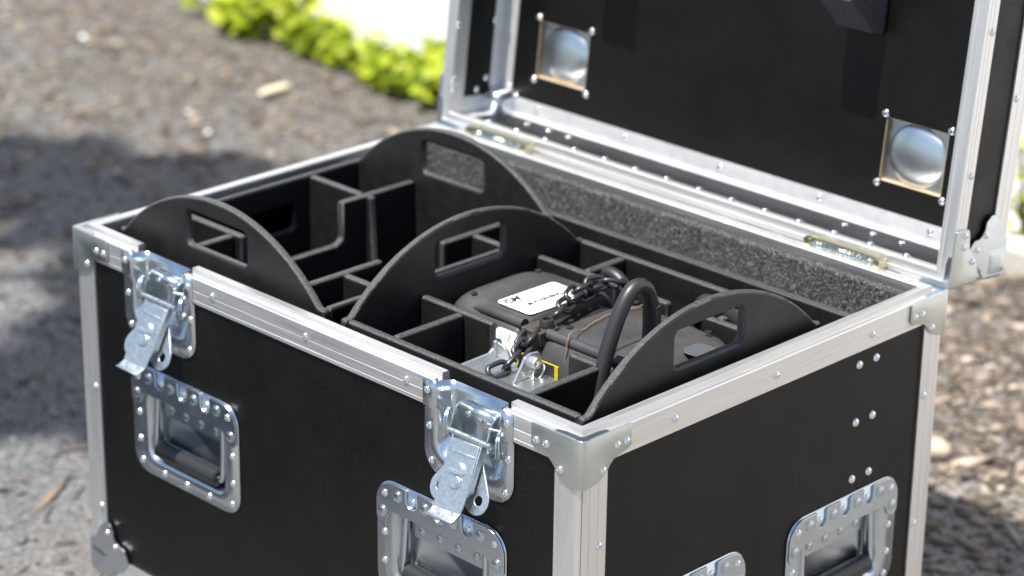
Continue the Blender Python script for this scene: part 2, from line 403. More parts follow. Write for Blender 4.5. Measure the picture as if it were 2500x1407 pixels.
# ---- shade tree to the left of the view: it throws the dappled shade on the gravel
def tree():
    rg = np.random.default_rng(21)
    t = empty('shade_tree', (-4.4, -3.2, 0), label='broad leafy tree standing left of the case, casting dappled shade on the gravel', category='tree')
    tr = [(-4.4, -3.2, -.1), (-4.35, -3.15, 1.8), (-4.2, -3.05, 3.8), (-3.8, -2.9, 5.4)]
    parts = [tube(smooth_path(tr, 4), [.21-.11*i/12 for i in range(13)], 9)]
    cl = []
    # targets of the shade on the ground, each lifted along the sun's ray to crown height
    for gx, gy, rad in [(-2.75, 1.20, .20), (-2.45, 1.33, .20), (-2.15, 1.22, .26), (-2.05, .98, .20), (-1.86, .72, .15), (-1.72, .52, .17), (-1.50, .62, .10), (-2.5, 1.05, .2),
                        (-2.9, .95, .22), (-1.95, .3, .2), (-1.75, -.25, .25), (-2.1, -.55, .3), (-1.7, -.75, .26), (-2.45, -.15, .28), (-2.5, -.95, .34), (-1.95, -1.15, .32), (-2.9, -.5, .32), (-2.9, -1.4, .36), (-2.3, -1.6, .36), (-1.65, -1.55, .3), (-3, .4, .3), (-3.3, -.9, .35), (-3.4, 0, .3), (-1.5, -2.0, .3), (-2.1, -2.1, .36), (-1.30, -.55, .2), (-1.02, -.80, .18), (-1.35, -1.05, .26), (-1.05, -1.35, .2)]:
        h = rg.uniform(6.2, 7.6); kx = h/sd.z
        c = Vector((gx, gy, 0)) + sd*kx; cl.append((c, rad))
        j = Vector(tr[2]).lerp(Vector(tr[3]), rg.uniform(0, 1))
        mid = j.lerp(c, .5) + Vector((0, 0, .25))
        parts.append(tube(smooth_path([j, mid, c], 4), [.045-.004*i for i in range(9)], 6))
    obj('trunk', join(*parts), 'bark', t)
    V, F = [], []
    for c, rad in cl:
        for k in range(int(680*rad)):
            q = Vector(rg.normal(0, 1, 3)).normalized()*rad*rg.uniform(.1, 1)**.5
            p = c+Vector((q.x*1.15, q.y*1.15, q.z*.7)); s = .085*math.exp(rg.normal(0, .25))
            mt = T(*p) @ Rz(rg.uniform(0, 360)) @ Rx(rg.uniform(-40, 40)) @ Ry(rg.uniform(-40, 40)); o = len(V)
            V += [tuple(mt @ Vector((a*s, bb*s-.5*s, 0))) for a, bb in LEAF]; F.append(tuple(range(o, o+8)))
    obj('crown', (V, F), 'tree_leaf', t, sharp=0)
tree()

# ================================================================== ROAD CASE
case = empty('road_case', (-.45, .32, 0), label='black road case with aluminium edges and its lid open', category='road case')
RIV = mesh('rivet', lathe([(.0010, -.0006), (.0011, .0008), (.0018, .0026), (.0030, .0024), (.0042, .0014), (.0048, .0001)][::-1], 14), 'rivet', 50)
BRIV = mesh('large_rivet', lathe([(.0074, 0), (.0072, .0010), (.0060, .0013), (.0058, .0020), (.0048, .0025), (.0006, .0026)], 16), 'zinc', 40)
def frame(nrm):       # matrix turning +z into nrm
    return Vector(nrm).to_track_quat('Z', 'Y').to_matrix().to_4x4()
NRM = {'front': (0, -1, 0), 'right': (1, 0, 0), 'left': (-1, 0, 0), 'back': (0, 1, 0), 'top': (0, 0, 1), 'down': (0, 0, -1)}
def rivet(parent, base, p, nrm='front', me=None, name='rivet', sc_=1.0):
    q = frame(NRM[nrm]) @ Rz(random.uniform(0, 360))
    return put(name, me or RIV, base @ T(*p) @ q @ Matrix.Scale(sc_, 4), parent)

# profiles in (depth, height); rim at height 0
BODY_RIM = [(0, -.034), (0, -.0297), (.0009, -.029), (0, -.0283), (0, -.0177), (.0009, -.017), (0, -.0163), (0, -.0012), (.0012, 0), (.0062, 0), (.0066, -.004),
            (.0126, -.004), (.013, .0045), (.0225, .0045), (.024, .003), (.024, -.030), (.0205, -.030), (.0205, -.007), (.0030, -.007), (.0030, -.034)]
LID_RIM = [(0, -.0235), (0, -.0150), (.0008, -.0145), (0, -.014), (0, -.0082), (.0008, -.0077), (0, -.0072), (0, -.0012), (.0012, 0), (.0075, 0), (.008, -.0016), (.0155, -.0016), (.016, 0),
           (.0195, 0), (.0206, -.0012), (.0206, -.0060), (.0190, -.0100), (.0160, -.0130), (.0145, -.0170), (.0143, -.032), (.0122, -.032), (.0122, -.009), (.0030, -.009), (.0030, -.0235)]
def rim_piece(prof, x0, x1, mit0=True, mit1=True):
    return loft([[(x0+(p[0] if mit0 else 0), p[0], p[1]) for p in prof], [(x1-(p[0] if mit1 else 0), p[0], p[1]) for p in prof]], True, True, True)
def lprof(leg, t, rad):           # outer rounded L, corner at the origin, legs along -x and +y, outside is +x / -y
    pts = [(-leg, 0), (-leg*.66-.0004, 0), (-leg*.66, .0007), (-leg*.66+.0004, 0), (-leg*.33-.0004, 0), (-leg*.33, .0007), (-leg*.33+.0004, 0)]
    for k in range(7):
        a = R(-90+90*k/6); pts.append((-rad+rad*math.cos(a), rad+rad*math.sin(a)))
    pts += [(0, leg*.33-.0004), (-.0007, leg*.33), (0, leg*.33+.0004), (0, leg*.66-.0004), (-.0007, leg*.66), (0, leg*.66+.0004), (0, leg), (-t, leg), (-t, t), (-leg, t)]
    return pts
def bracket_geo():
    ss = [-.073, -.0722, -.070, -.064, -.056, -.050, -.045, -.041, -.037, -.031, -.024, -.015, -.0045, -.0022, 0, .0022, .0045, .015, .024, .031, .037, .041, .045, .050, .056, .064, .070, .0722, .073]
    kn = [(0, -.0565), (.012, -.056), (.022, -.053), (.030, -.0485), (.036, -.043), (.041, -.037), (.046, -.0325), (.052, -.0305), (.062, -.029), (.069, -.0275), (.0722, -.0245), (.073, -.021)]
    xs, zs = zip(*kn)
    top, bot = [], []
    for s in ss:
        zb = float(np.interp(abs(s), xs, zs)); zt = .0012 if abs(s) < .0725 else -.002
        o = .0022; a = min(max((s+.0045)/.009, 0), 1)
        off = Vector((math.sin(a*math.pi/2), -math.cos(a*math.pi/2), 0))*o
        p = Vector((-max(-s, 0), max(s, 0), 0)) + off
        if abs(s) < .0045: p += Vector((-1, 1, 0))*.0010*(1-abs(s)/.0045)
        top.append((p.x, p.y, zt)); bot.append((p.x, p.y, zb))
    mid1 = [(a[0], a[1], a[2]*.6+b_[2]*.4) for a, b_ in zip(top, bot)]
    sheet = loft([top, mid1, bot], False)
    lip = prism([(.0014, -.0014), (-.040, -.0014), (-.040, .0035), (-.030, .0060), (-.0095, .0062), (-.0062, .0095), (-.006, .030), (-.0035, .040), (.0014, .040)], 'z', .0004, .0016)
    return sheet, lip
BRS, BRL = bracket_geo()
me_br = mesh('corner_bracket', BRS, 'zinc_matte', 50)
me_lip = mesh('bracket_lip', BRL, 'zinc', 30)
def bracket(parent, base, riv=True):
    o = put('corner_bracket', me_br, base, parent)
    s = o.modifiers.new('sheet', 'SOLIDIFY'); s.thickness = .0022; s.offset = 0
    bv = o.modifiers.new('edge', 'BEVEL'); bv.width = .0005; bv.segments = 2; bv.limit_method = 'ANGLE'; bv.angle_limit = R(50)
    put('bracket_lip', me_lip, base, parent if parent is not case else o)
    if riv:
        for a, zz in ((.051, -.018), (.0655, -.018), (.0295, -.041)):
            rivet(parent if parent is not case else o, base, (-a, -.0032, zz), 'front'); rivet(parent if parent is not case else o, base, (.0032, a, zz), 'right')
def ball_geo():
    petal = [(.004, .004), (.048, .004), (.056, .016), (.072, .026), (.083, .036), (.084, .046), (.076, .055), (.066, .056), (.060, .060), (.056, .066), (.055, .076), (.046, .084), (.036, .083), (.026, .072), (.016, .056), (.004, .048)]
    gs = []
    gs.append(prism([(-a, b_) for a, b_ in petal], 'y', -.0025, -.0003))                          # front face
    gs.append(xf(prism([(a, b_) for a, b_ in petal], 'y', -.0025, -.0003), Rz(90)))               # right face
    gs.append(prism([(-a, b_) for a, b_ in petal], 'z', -.0025, -.0003))                          # underside
    # rounded ball over the corner itself
    N, hh, rad = 12, .026, .017; cx, cy, cz = -.0225, .0225, .0225; loops = []
    for i in range(N+1):
        th = math.pi*i/N-math.pi/2; lp = []
        for j in range(24):
            ph = 2*math.pi*j/24
            dv = Vector((math.cos(th)*math.cos(ph), math.cos(th)*math.sin(ph), math.sin(th)))
            k = (abs(dv.x)**5+abs(dv.y)**5+abs(dv.z)**5)**(-1/5)
            lp.append((cx+dv.x*k*hh, cy+dv.y*k*hh, cz+dv.z*k*hh))
        loops.append(lp)
    gs.append(loft(loops, True, True, True))
    return join(*gs)
me_ball = mesh('ball_corner', ball_geo(), 'zinc', 50)
def ball(parent, base):
    put('ball_corner', me_ball, base, parent)
    for a, b_ in ((.043, .069), (.059, .053)):
        rivet(parent, base, (-a, -.0025, b_), 'front', sc_=.9); rivet(parent, base, (.0025, a, b_), 'right', sc_=.9)

HANDLES_F = [(-.684, -.225), (-.218, -.225)]; LATCH_F = [-.7275, -.1735]
HANDLES_R = [(.465, -.296), (.175, -.296)]
# ---- body panels
fo = [(-W_+.002, -H_+.002), (-.002, -H_+.002), (-.002, -.006)]
for lx in sorted(LATCH_F, reverse=True):
    fo += [(lx+.054, -.006)] + [(lx+px_, pz_) for px_, pz_ in ((.054, -.074), (.050, -.086), (.040, -.094), (-.040, -.094), (-.050, -.086), (-.054, -.074))] + [(lx-.054, -.006)]
fo += [(-W_+.002, -.006)]
def hole(hx, hz): return rrect(hx-.079, hx+.079, hz-.056, hz+.043, .016, 5)
obj('front_panel', slab(fo, [hole(*h) for h in HANDLES_F], 'y', .003, .012), 'laminate', case, CASE)
obj('side_panel', slab([(.013, -H_+.002), (D_-.013, -H_+.002), (D_-.013, -.006), (.013, -.006)], [hole(*h) for h in HANDLES_R], 'y', .003, .012), 'laminate', case, CASE @ Rz(90))
obj('side_panel', box(-W_+.003, -W_+.012, .013, D_-.013, -H_+.002, -.006), 'laminate', case, CASE)
obj('back_panel', box(-W_+.003, -.003, D_-.012, D_-.003, -H_+.002, -.006), 'laminate', case, CASE)
obj('base_panel', box(-W_+.013, -.013, .013, D_-.013, -H_+.003, -H_+.014), 'laminate', case, CASE)
# ---- body rim extrusions
xs = [-W_]
for lx in LATCH_F: xs += [lx-.0545, lx+.0545]
xs += [0]
for k in range(0, 6, 2):
    obj('rim_extrusion', rim_piece(BODY_RIM, xs[k], xs[k+1], k == 0, k == 4), 'alu', case, CASE, sharp=30)
obj('rim_extrusion', rim_piece(BODY_RIM, 0, D_), 'alu', case, CASE @ Rz(90), sharp=30)
obj('rim_extrusion', rim_piece(BODY_RIM, 0, W_), 'alu', case, CASE @ T(0, D_, 0) @ Rz(180), sharp=30)
obj('rim_extrusion', rim_piece(BODY_RIM, 0, D_), 'alu', case, CASE @ T(-W_, D_, 0) @ Rz(270), sharp=30)
CORN = [(0, 0, 0), (0, D_, 90), (-W_, D_, 180), (-W_, 0, 270)]
post = mesh('corner_post', prism(lprof(.040, .0025, .009), 'z', -H_+.040, -.0345), 'alu_v', 30)
bedge = lprof(.036, .0025, .008)
for cx, cy, a in CORN:
    put('corner_post', post, CASE @ T(cx, cy, 0) @ Rz(a), case)
    bracket(case, CASE @ T(cx, cy, 0) @ Rz(a))
    ball(case, CASE @ T(cx, cy, -H_) @ Rz(a))
# bottom edge extrusions: L along each bottom edge
def edge_l(length, leg=.036): return prism([(-p[0], p[1]) if False else (p[1], -p[0]-0) for p in lprof(leg, .0025, .007)], 'x', .046, length-.046)
for (cx, cy, a), ln in zip(CORN, (W_, D_, W_, D_)):
    # local x runs from this corner back along the face whose outside is -y
    g = prism([(p[1], -p[0]) for p in lprof(.036, .0025, .007)], 'x', -ln+.046, -.046)
    obj('edge_extrusion', g, 'alu', case, CASE @ T(cx, cy, -H_) @ Rz(a), sharp=30)
for x in (-.620, -.447, -.274): rivet(case, CASE, (x, 0, -.0145))
for y in (.147, .320, .498): rivet(case, CASE, (0, y, -.018), 'right')
for z in (-.213, -.386): rivet(case, CASE, (-.870, 0, z)); rivet(case, CASE, (-.030, 0, z-.15))
for y, z in ((.029, -.132), (.029, -.305), (.611, -.131), (.611, -.306)): rivet(case, CASE, (0, y, z), 'right')
for y in (.480, .5125):
    for z in (-.053, -.128, -.203): rivet(case, CASE, (-.003, y, z), 'right', sc_=1.15)
for y in (.070, .083): rivet(case, CASE, (-W_+.024, y, -.014), 'right')
# ---- carpet lining on the back wall, with an uneven pile
nx, nz_ = 260, 60; V = []
for i in range(nx+1):
    for k in range(nz_+1):
        V.append((-.876+.852*i/nx, .6055+float(rng.normal(0, .0005)), -.24+.2385*k/nz_+float(rng.normal(0, .0004))))
F = [(i*(nz_+1)+k, (i+1)*(nz_+1)+k, (i+1)*(nz_+1)+k+1, i*(nz_+1)+k+1) for i in range(nx) for k in range(nz_)]
carpet = put('carpet_lining', mesh('carpet_lining', (V, F), 'carpet', 60, fix=False), CASE, case)
sm = carpet.modifiers.new('pile', 'SOLIDIFY'); sm.thickness = .012; sm.offset = 1
varied('pile', [(0, (.010, .010, .011)), (.45, (.030, .031, .031)), (.75, (.10, .102, .10)), (.93, (.22, .22, .215)), (1, (.50, .48, .45))], .9)
kf = 26000; rg = np.random.default_rng(31)
bx_ = np.stack([rg.uniform(-.874, -.026, kf), np.full(kf, .6055), -.16+.158*rg.uniform(0, 1, kf)**.7], 1)
dr = rg.normal(0, 1, (kf, 3)); dr[:, 1] = -np.abs(dr[:, 1])*1.2-.2; dr /= np.linalg.norm(dr, axis=1)[:, None]
sd2 = np.cross(dr, rg.normal(0, 1, (kf, 3))); sd2 /= np.linalg.norm(sd2, axis=1)[:, None]
ln = rg.uniform(.0015, .0042, (kf, 1))
Vp = np.stack([bx_-sd2*.0005, bx_+sd2*.0005, bx_+dr*ln], 1).reshape(-1, 3)
me = bpy.data.meshes.new('carpet_pile'); me.from_pydata(Vp.tolist(), [], np.arange(3*kf).reshape(-1, 3).tolist()); me.materials.append(M['pile'])
put('carpet_pile', me, CASE, carpet, kind='stuff')
# ---- casters under the base
def caster(x, y):
    b0 = CASE @ T(x, y, -H_)
    c = obj('caster', join(box(-.05, .05, -.045, .045, -.006, .001), prism([(-.03, -.006), (.03, -.006), (.012, -.105), (-.012, -.105)], 'y', -.026, -.021), prism([(-.03, -.006), (.03, -.006), (.012, -.105), (-.012, -.105)], 'y', .021, .026)), 'zinc', case, b0)
    obj('wheel', xf(lathe([(.012, -.018), (.055, -.018), (.060, -.012), (.060, .012), (.055, .018), (.012, .018)], 24), T(0, 0, -.0995) @ Rx(90)), 'tyre', c, b0)
for x in (-.78, -.158):
    for y in (.12, .52): caster(x, y)

# ---- recessed latches
def uloop(hw, zb, rad, zt, yf, n=7):
    pts = [(-hw, zt), (-hw, zt*.5-.014), (-hw, -.0335), (-hw, -.0375), (-hw, -.055)]
    for k in range(n+1):
        a = R(180+90*k/n); pts.append((-hw+rad+rad*math.cos(a), zb+rad+rad*math.sin(a)))
    pts += [(-x, z) for x, z in reversed(pts)]
    return [(x, yf(z) if callable(yf) else yf, z) for x, z in pts]
fl = lambda z: -.0014 if z > -.0355 else .0018
dish_g = loft([uloop(.0705, -.1155, .029, -.0020, fl), uloop(.0540, -.0950, .019, -.001, fl), uloop(.0520, -.0930, .019, -.0005, lambda z: fl(z)+.0012), uloop(.0508, -.0918, .019, -.0012, lambda z: fl(z)+.0035),
               uloop(.0480, -.0860, .019, -.0016, .0105), uloop(.0462, -.0805, .019, -.0020, .0160), uloop(.0435, -.0770, .018, -.0025, .0192), uloop(.039, -.0725, .017, -.0028, .0203)], False, False, True)
me_latch = mesh('latch', dish_g, 'zinc', 40)
# lever runs in its own frame: origin at the pin, -z along the lever, y towards the case
lev_b = slab([(-.021, .0), (.021, .0), (.022, -.060), (.0215, -.078), (-.0215, -.078), (-.022, -.060)], [], 'y', -.0012, .0012)
lev_side = [prism([(.0, .004), (.0085, .002), (.0085, -.052), (.0, -.058)], 'x', s*.0225-.001, s*.0225+.001) for s in (-1, 1)]
lip = prism([(-.0012, -.078), (.0012, -.078), (-.0065, -.0895), (-.0105, -.0895), (-.0105, -.0875), (-.0078, -.0875)], 'x', -.0205, .0205)
crease = box(-.0195, .0195, -.0020, -.001, -.0155, -.0125)
me_lever = mesh('lever', join(lev_b, *lev_side, lip, crease), 'zinc_worn', 30)
boss = join(xf(lathe([(.0085, 0), (.0084, .0015), (.0070, .0022), (.0066, .0032), (.0004, .0034)], 20), T(.001, -.0012, -.046) @ Rx(90)),
            xf(prism([(.0095*math.cos(R(180*k/10)), .0095*math.sin(R(180*k/10))) for k in range(11)], 'z', 0, .0030), T(0, -.0012, -.0335) @ Rx(90)),
            box(-.011, .011, -.0058, -.0012, -.0362, -.0335))
me_boss = mesh('boss', boss, 'zinc_worn', 40)
lob = [(-.022, -.018), (.022, -.018)]
for k in range(13): a = R(35-150*k/12); lob.append((.0285+.0165*math.cos(a), -.058+.0165*math.sin(a)))
lob += [(.012, -.068), (-.012, -.068)]
for k in range(13): a = R(-65-150*k/12); lob.append((-.0285+.0165*math.cos(a), -.058+.0165*math.sin(a)))
hl = [(.0300+.0058*math.cos(2*math.pi*k/14), -.058+.0058*math.sin(2*math.pi*k/14)) for k in range(14)]
hl2 = [(-.0300+.0058*math.cos(2*math.pi*k/14), -.058+.0058*math.sin(2*math.pi*k/14)) for k in range(14)]
me_hasp = mesh('hasp_plate', slab(lob, [hl, hl2], 'y', .0115, .0137), 'zinc_worn', 30)
cheek = [(.019, -.020), (.012, -.019), (.005, -.022), (.001, -.027), (-.002, -.034), (-.005, -.042), (-.0075, -.050), (-.006, -.057), (.000, -.061), (.019, -.064)]
bp = smooth_path([(0, .0160, -.0185), (0, .0085, -.0200), (0, .0060, -.0235), (0, .0075, -.0300), (0, .0120, -.0400), (0, .0165, -.0540), (0, .0182, -.0720)], 4)
band = loft([[(-.028, p.y, p.z), (.028, p.y, p.z)] for p in bp], False)
me_cheek = mesh('keeper_cheek', prism(cheek, 'x', -.0012, .0012), 'zinc', 35)
me_band = mesh('keeper_plate', band, 'zinc', 45)
def ring(c, rad, tilt):
    gs = []
    for k in range(2):
        mt = T(*c) @ Rz(tilt+k*7) @ T(.0016*k, 0, 0) @ Ry(90)
        gs.append(tube([tuple(mt @ Vector((rad*1.18*math.cos(t), rad*math.sin(t), 0))) for t in (2*math.pi*i/22 for i in range(22))], .00125, 7, closed=True))
    return join(*gs)
tab = prism([(.018, -.060), (.034, -.060), (.030, -.086)], 'y', .006, .0072)
me_pin = mesh('spring_pin', join(cyl((-.034, -.0045, -.0490), (.034, -.0045, -.0490), .0034, seg=14), cyl((.028, -.002, -.030), (.046, .012, -.034), .0016, seg=8)), 'zinc_worn', 50)
me_rings = [mesh('split_ring', g, 'zinc', 60) for g in (ring((-.0405, .002, -.0435), .0125, 25), ring((.0405, .000, -.0480), .0125, 35))]
me_tab = mesh('spring_tab', tab, 'zinc', 30)
for lx in LATCH_F:
    b0 = CASE @ T(lx, 0, 0)
    lt = put('latch', me_latch, b0, case)
    s = lt.modifiers.new('sheet', 'SOLIDIFY'); s.thickness = .0016; s.offset = 0
    for sx in (-1, 1):
        rivet(lt, b0, (sx*.0630, -.0024, -.0140)); rivet(lt, b0, (sx*.0628, .0008, -.0585)); rivet(lt, b0, (sx*.0590, .0008, -.1000))
    b0 = b0 @ T(.0065, 0, 0)
    for sx in (-1, 1): put('keeper_cheek', me_cheek, b0 @ T(sx*.0292, 0, 0), lt)
    kp = put('keeper_plate', me_band, b0, lt); s = kp.modifiers.new('sheet', 'SOLIDIFY'); s.thickness = .0016; s.offset = 0
    for rx in (-.012, .014): put('large_rivet', BRIV, b0 @ T(rx, .0055, -.0275) @ Rx(78) @ Matrix.Scale(.60, 4), lt)
    put('spring_pin', me_pin, b0, lt); [put('split_ring', q, b0, lt) for q in me_rings]; put('spring_tab', me_tab, b0, lt)
    lf = b0 @ T(-.0005, -.008, -.053) @ (Rx(-24) @ Ry(-2) if lx > -.5 else Rx(-27) @ Ry(1))
    lv = put('lever', me_lever, lf, lt); bv = lv.modifiers.new('edge', 'BEVEL'); bv.width = .0006; bv.segments = 2; bv.limit_method = 'ANGLE'; bv.angle_limit = R(40)
    put('boss', me_boss, lf, lt); hp = put('hasp_plate', me_hasp, lf, lt)
    bv = hp.modifiers.new('edge', 'BEVEL'); bv.width = .0004; bv.segments = 1; bv.limit_method = 'ANGLE'; bv.angle_limit = R(40)

# ---- recessed spring handles
def rl(x0, x1, z0, z1, rad, y): return [(p[0], y, p[1]) for p in rrect(x0, x1, z0, z1, rad, 6)]
hd = loft([rl(-.106, .106, -.075, .075, .028, .0018), rl(-.079, .079, -.056, .043, .017, .0018), rl(-.0775, .0775, -.0545, .0415, .016, .0026), rl(-.0755, .0755, -.0525, .0395, .015, .006), rl(-.0700, .0700, -.0465, .0345, .013, .0180),
           rl(-.0675, .0675, -.044, .032, .012, .0200)], True, False, True)
me_handle = mesh('handle', hd, 'zinc', 40)
hp_o = []
for k in range(7): a = R(180-90*k/6); hp_o.append((-.0768+.0280*math.cos(a), .0458+.028*math.sin(a)))
for cx in (-.0455, 0, .0455):
    hp_o.append((cx-.0095, .0738)); hp_o.append((cx-.0095, .0605))
    for k in range(1, 8): a = R(180+180*k/8); hp_o.append((cx+.0095*math.cos(a), .0605+.0095*math.sin(a)))
    hp_o += [(cx+.0095, .0605), (cx+.0095, .0738)]
for k in range(7): a = R(90-90*k/6); hp_o.append((.0768+.0280*math.cos(a), .0458+.028*math.sin(a)))
hp_o += [(.1048, .026), (.101, .021), (.094, .020), (.088, .0225), (.082, .034), (.076, .0375), (-.076, .0375), (-.082, .034), (-.088, .0225), (-.094, .020), (-.101, .021), (-.1048, .026)]
me_hplate = mesh('hinge_plate', slab(hp_o, [], 'y', -.0022, .0008), 'zinc', 30)
flap = slab([(-.067, .040), (.067, .040), (.067, .014), (.062, .008), (-.062, .008), (-.067, .014)], [], 'y', .0150, .0168)
me_flap = mesh('hinge_flap', flap, 'zinc', 30)
me_grip = mesh('grip', join(xf(lathe([(.0004, -.060), (.0095, -.060), (.0118, -.058), (.0120, -.05), (.0120, .05), (.0118, .058), (.0095, .060), (.0004, .060)], 20), T(0, .006, -.0365) @ Ry(90))), 'grip', 40)
arm = []
for s in (-1, 1):
    arm.append(tube(smooth_path([(s*.0655, .010, .036), (s*.0665, .0085, 0), (s*.0665, .0065, -.030), (s*.064, .006, -.0375), (s*.058, .006, -.0375)], 4), .0042, 8))
me_arm = [mesh('handle_arm', q, 'zinc', 50) for q in arm]
def text_mesh(name, txt, size, mat, shear=0, bold=0):
    cu = bpy.data.curves.new(name, 'FONT'); cu.body = txt; cu.size = size; cu.shear = shear; cu.align_x = 'CENTER'; cu.align_y = 'CENTER'; cu.offset = bold; cu.resolution_u = 3
    o = bpy.data.objects.new(name, cu); COL.objects.link(o)
    bpy.context.view_layer.update()
    me = bpy.data.meshes.new_from_object(o.evaluated_get(bpy.context.evaluated_depsgraph_get())); me.materials.clear(); me.materials.append(M[mat])
    bpy.data.objects.remove(o); return me
GT = text_mesh('grip_print', 'penn elcom', .0085, 'print')
for k, (hx, hz) in enumerate(HANDLES_F+HANDLES_R):
    b0 = (CASE if k < 2 else CASE @ Rz(90)) @ T(hx, 0, hz)
    h = put('handle', me_handle, b0, case); s = h.modifiers.new('sheet', 'SOLIDIFY'); s.thickness = .0018; s.offset = 0
    o = put('hinge_plate', me_hplate, b0, h); bv = o.modifiers.new('edge', 'BEVEL'); bv.width = .0006; bv.segments = 2; bv.limit_method = 'ANGLE'; bv.angle_limit = R(50)
    put('hinge_flap', me_flap, b0, h); [put('handle_arm', q, b0, h) for q in me_arm]; put('grip', me_grip, b0, h)
    put('grip_print', GT, b0 @ T(-.012, .006, -.0365) @ Rx(25) @ T(0, -.0122, 0) @ Rx(90), h)
    for x in (-.068, -.023, .023, .068): rivet(h, b0, (x, -.0022, .0605), me=BRIV, name='large_rivet')
    for x in (-.094, .094): rivet(h, b0, (x, -.0022, .034), me=BRIV, name='large_rivet'); rivet(h, b0, (x*.955, -.0022, .0585))
    for x in (-.045, -.015, .015, .045): rivet(h, b0, (x, .0150, .0195), me=BRIV, name='large_rivet', sc_=.8)
    for x in (-.0455, 0, .0455): rivet(h, b0, (x, .0009, .0600)); rivet(h, b0, (x, .0009, -.0655))
    for sx in (-1, 1):
        for z in (.006, -.031): rivet(h, b0, (sx*.0935, .0009, z))
        rivet(h, b0, (sx*.0905, .0009, -.0605))

# ================================================================== LID (open, leaning back)
LD = .118                                # depth of the lid
CUPS = [(-.768, .118), (-.148, .118), (-.768, .525), (-.148, .525)]     # caster cups
cup_h = [rrect(cx-.0485, cx+.0485, cy-.0415, cy+.0415, .003, 2) for cx, cy in CUPS]
lid = obj('lid', slab([(-W_+.013, .013), (-.013, .013), (-.013, D_-.013), (-W_+.013, D_-.013)], cup_h, 'z', -LD+.003, -LD+.0115), 'laminate', case, LIDC, label='open lid with black inside')
for bb in ((-W_+.003, -.003, .003, .012), (-W_+.003, -.003, D_-.012, D_-.003), (-.012, -.003, .013, D_-.013), (-W_+.003, -W_+.012, .013, D_-.013)):
    obj('lid_side', box(*bb, -LD+.002, -.004), 'laminate', lid, LIDC)
BZ = -LD+.0115                            # inner face of the lid panel
for cx, cy in CUPS:
    for bb in ((cx-.0487, cx-.0477, cy-.042, cy+.042), (cx-.0475, cx+.0475, cy-.0417, cy-.0407), (cx+.0477, cx+.0487, cy-.042, cy+.042), (cx-.0475, cx+.0475, cy+.0407, cy+.0417)):
        obj('cut_edge', box(*bb, -LD+.0035, BZ-.0003), 'plywood', lid, LIDC)
    loops = []
    for rad, zz in ((.060, 0), (.0412, .0003), (.0405, .0012), (.037, .0042), (.029, .0082), (.019, .0112), (.009, .0126), (.0005, .0130)):
        lp = []
        for k in range(40):
            a = 2*math.pi*k/40
            if rad > .05:
                q = max(abs(math.cos(a))/.0500, abs(math.sin(a))/.0430); lp.append((cx+math.cos(a)/q, cy+math.sin(a)/q, -LD+zz+.0042))
            else: lp.append((cx+rad*math.cos(a)*1.08, cy+rad*math.sin(a), -LD+.0042+zz*.75))
        loops.append(lp)
    obj('caster_cup', loft(loops, True, False, True), 'zinc_cup', lid, LIDC, sharp=40)
    for sx in (-1, 1):
        for sy in (-1, 1): rivet(lid, LIDC, (cx+sx*.0515, cy+sy*.0455, BZ), 'top', sc_=1.15)
for k, (x0, y0, ln, a) in enumerate([(-W_, 0, W_, 0), (0, 0, D_, 90), (0, D_, W_, 180), (-W_, D_, D_, 270)]):
    obj('lid_rim_extrusion', rim_piece(LID_RIM, 0, ln), 'alu', lid, LIDC @ T(x0, y0, 0) @ Rz(a), sharp=30)
lpost = mesh('lid_corner_post', prism(lprof(.036, .0025, .008), 'z', -LD+.040, -.024), 'alu_v', 30)
for (cx, cy, a), ln in zip(CORN, (W_, D_, W_, D_)):
    b0 = LIDC @ T(cx, cy, 0) @ Rz(a)
    put('lid_corner_post', lpost, b0, lid); bracket(lid, b0); ball(lid, LIDC @ T(cx, cy, -LD) @ Rz(a))
    obj('lid_edge_extrusion', prism([(p[1], -p[0]) for p in lprof(.036, .0025, .007)], 'x', -ln+.046, -.046), 'alu', lid, LIDC @ T(cx, cy, -LD) @ Rz(a), sharp=30)
# inside corner angles (mitred aluminium angle) along the back panel and up the lid corners
def angle(x0, x1, lf, leg=.027, t=.0018):
    pr = [(.012, BZ), (.012, BZ+lf), (.012+t, BZ+lf), (.012+t, BZ+t), (.012+leg, BZ+t), (.012+leg, BZ)]
    return loft([[(x0+p[0]+.001, p[0]+.0003, p[1]+.0003) for p in pr], [(x1-p[0]-.001, p[0]+.0003, p[1]+.0003) for p in pr]], True, True, True)
for (x0, y0, ln, a, lf) in [(-W_, 0, W_, 0, .009), (0, 0, D_, 90, .022), (0, D_, W_, 180, .009), (-W_, D_, D_, 270, .022)]:
    obj('inside_angle', angle(0, ln, lf), 'alu_plain', lid, LIDC @ T(x0, y0, 0) @ Rz(a), sharp=30)
# short upright angles in the lid corners, from the back panel to the rim
for (cx, cy, a) in CORN:
    t_ = .0018; pr = [(-.0123, .0123), (-.0123, .038), (-.0123-t_, .038), (-.0123-t_, .0123+t_), (-.038, .0123+t_), (-.038, .0123)]
    obj('inside_corner_angle', prism(pr, 'z', BZ+.026, -.031), 'alu_plain', lid, LIDC @ T(cx, cy, 0) @ Rz(a), sharp=30)
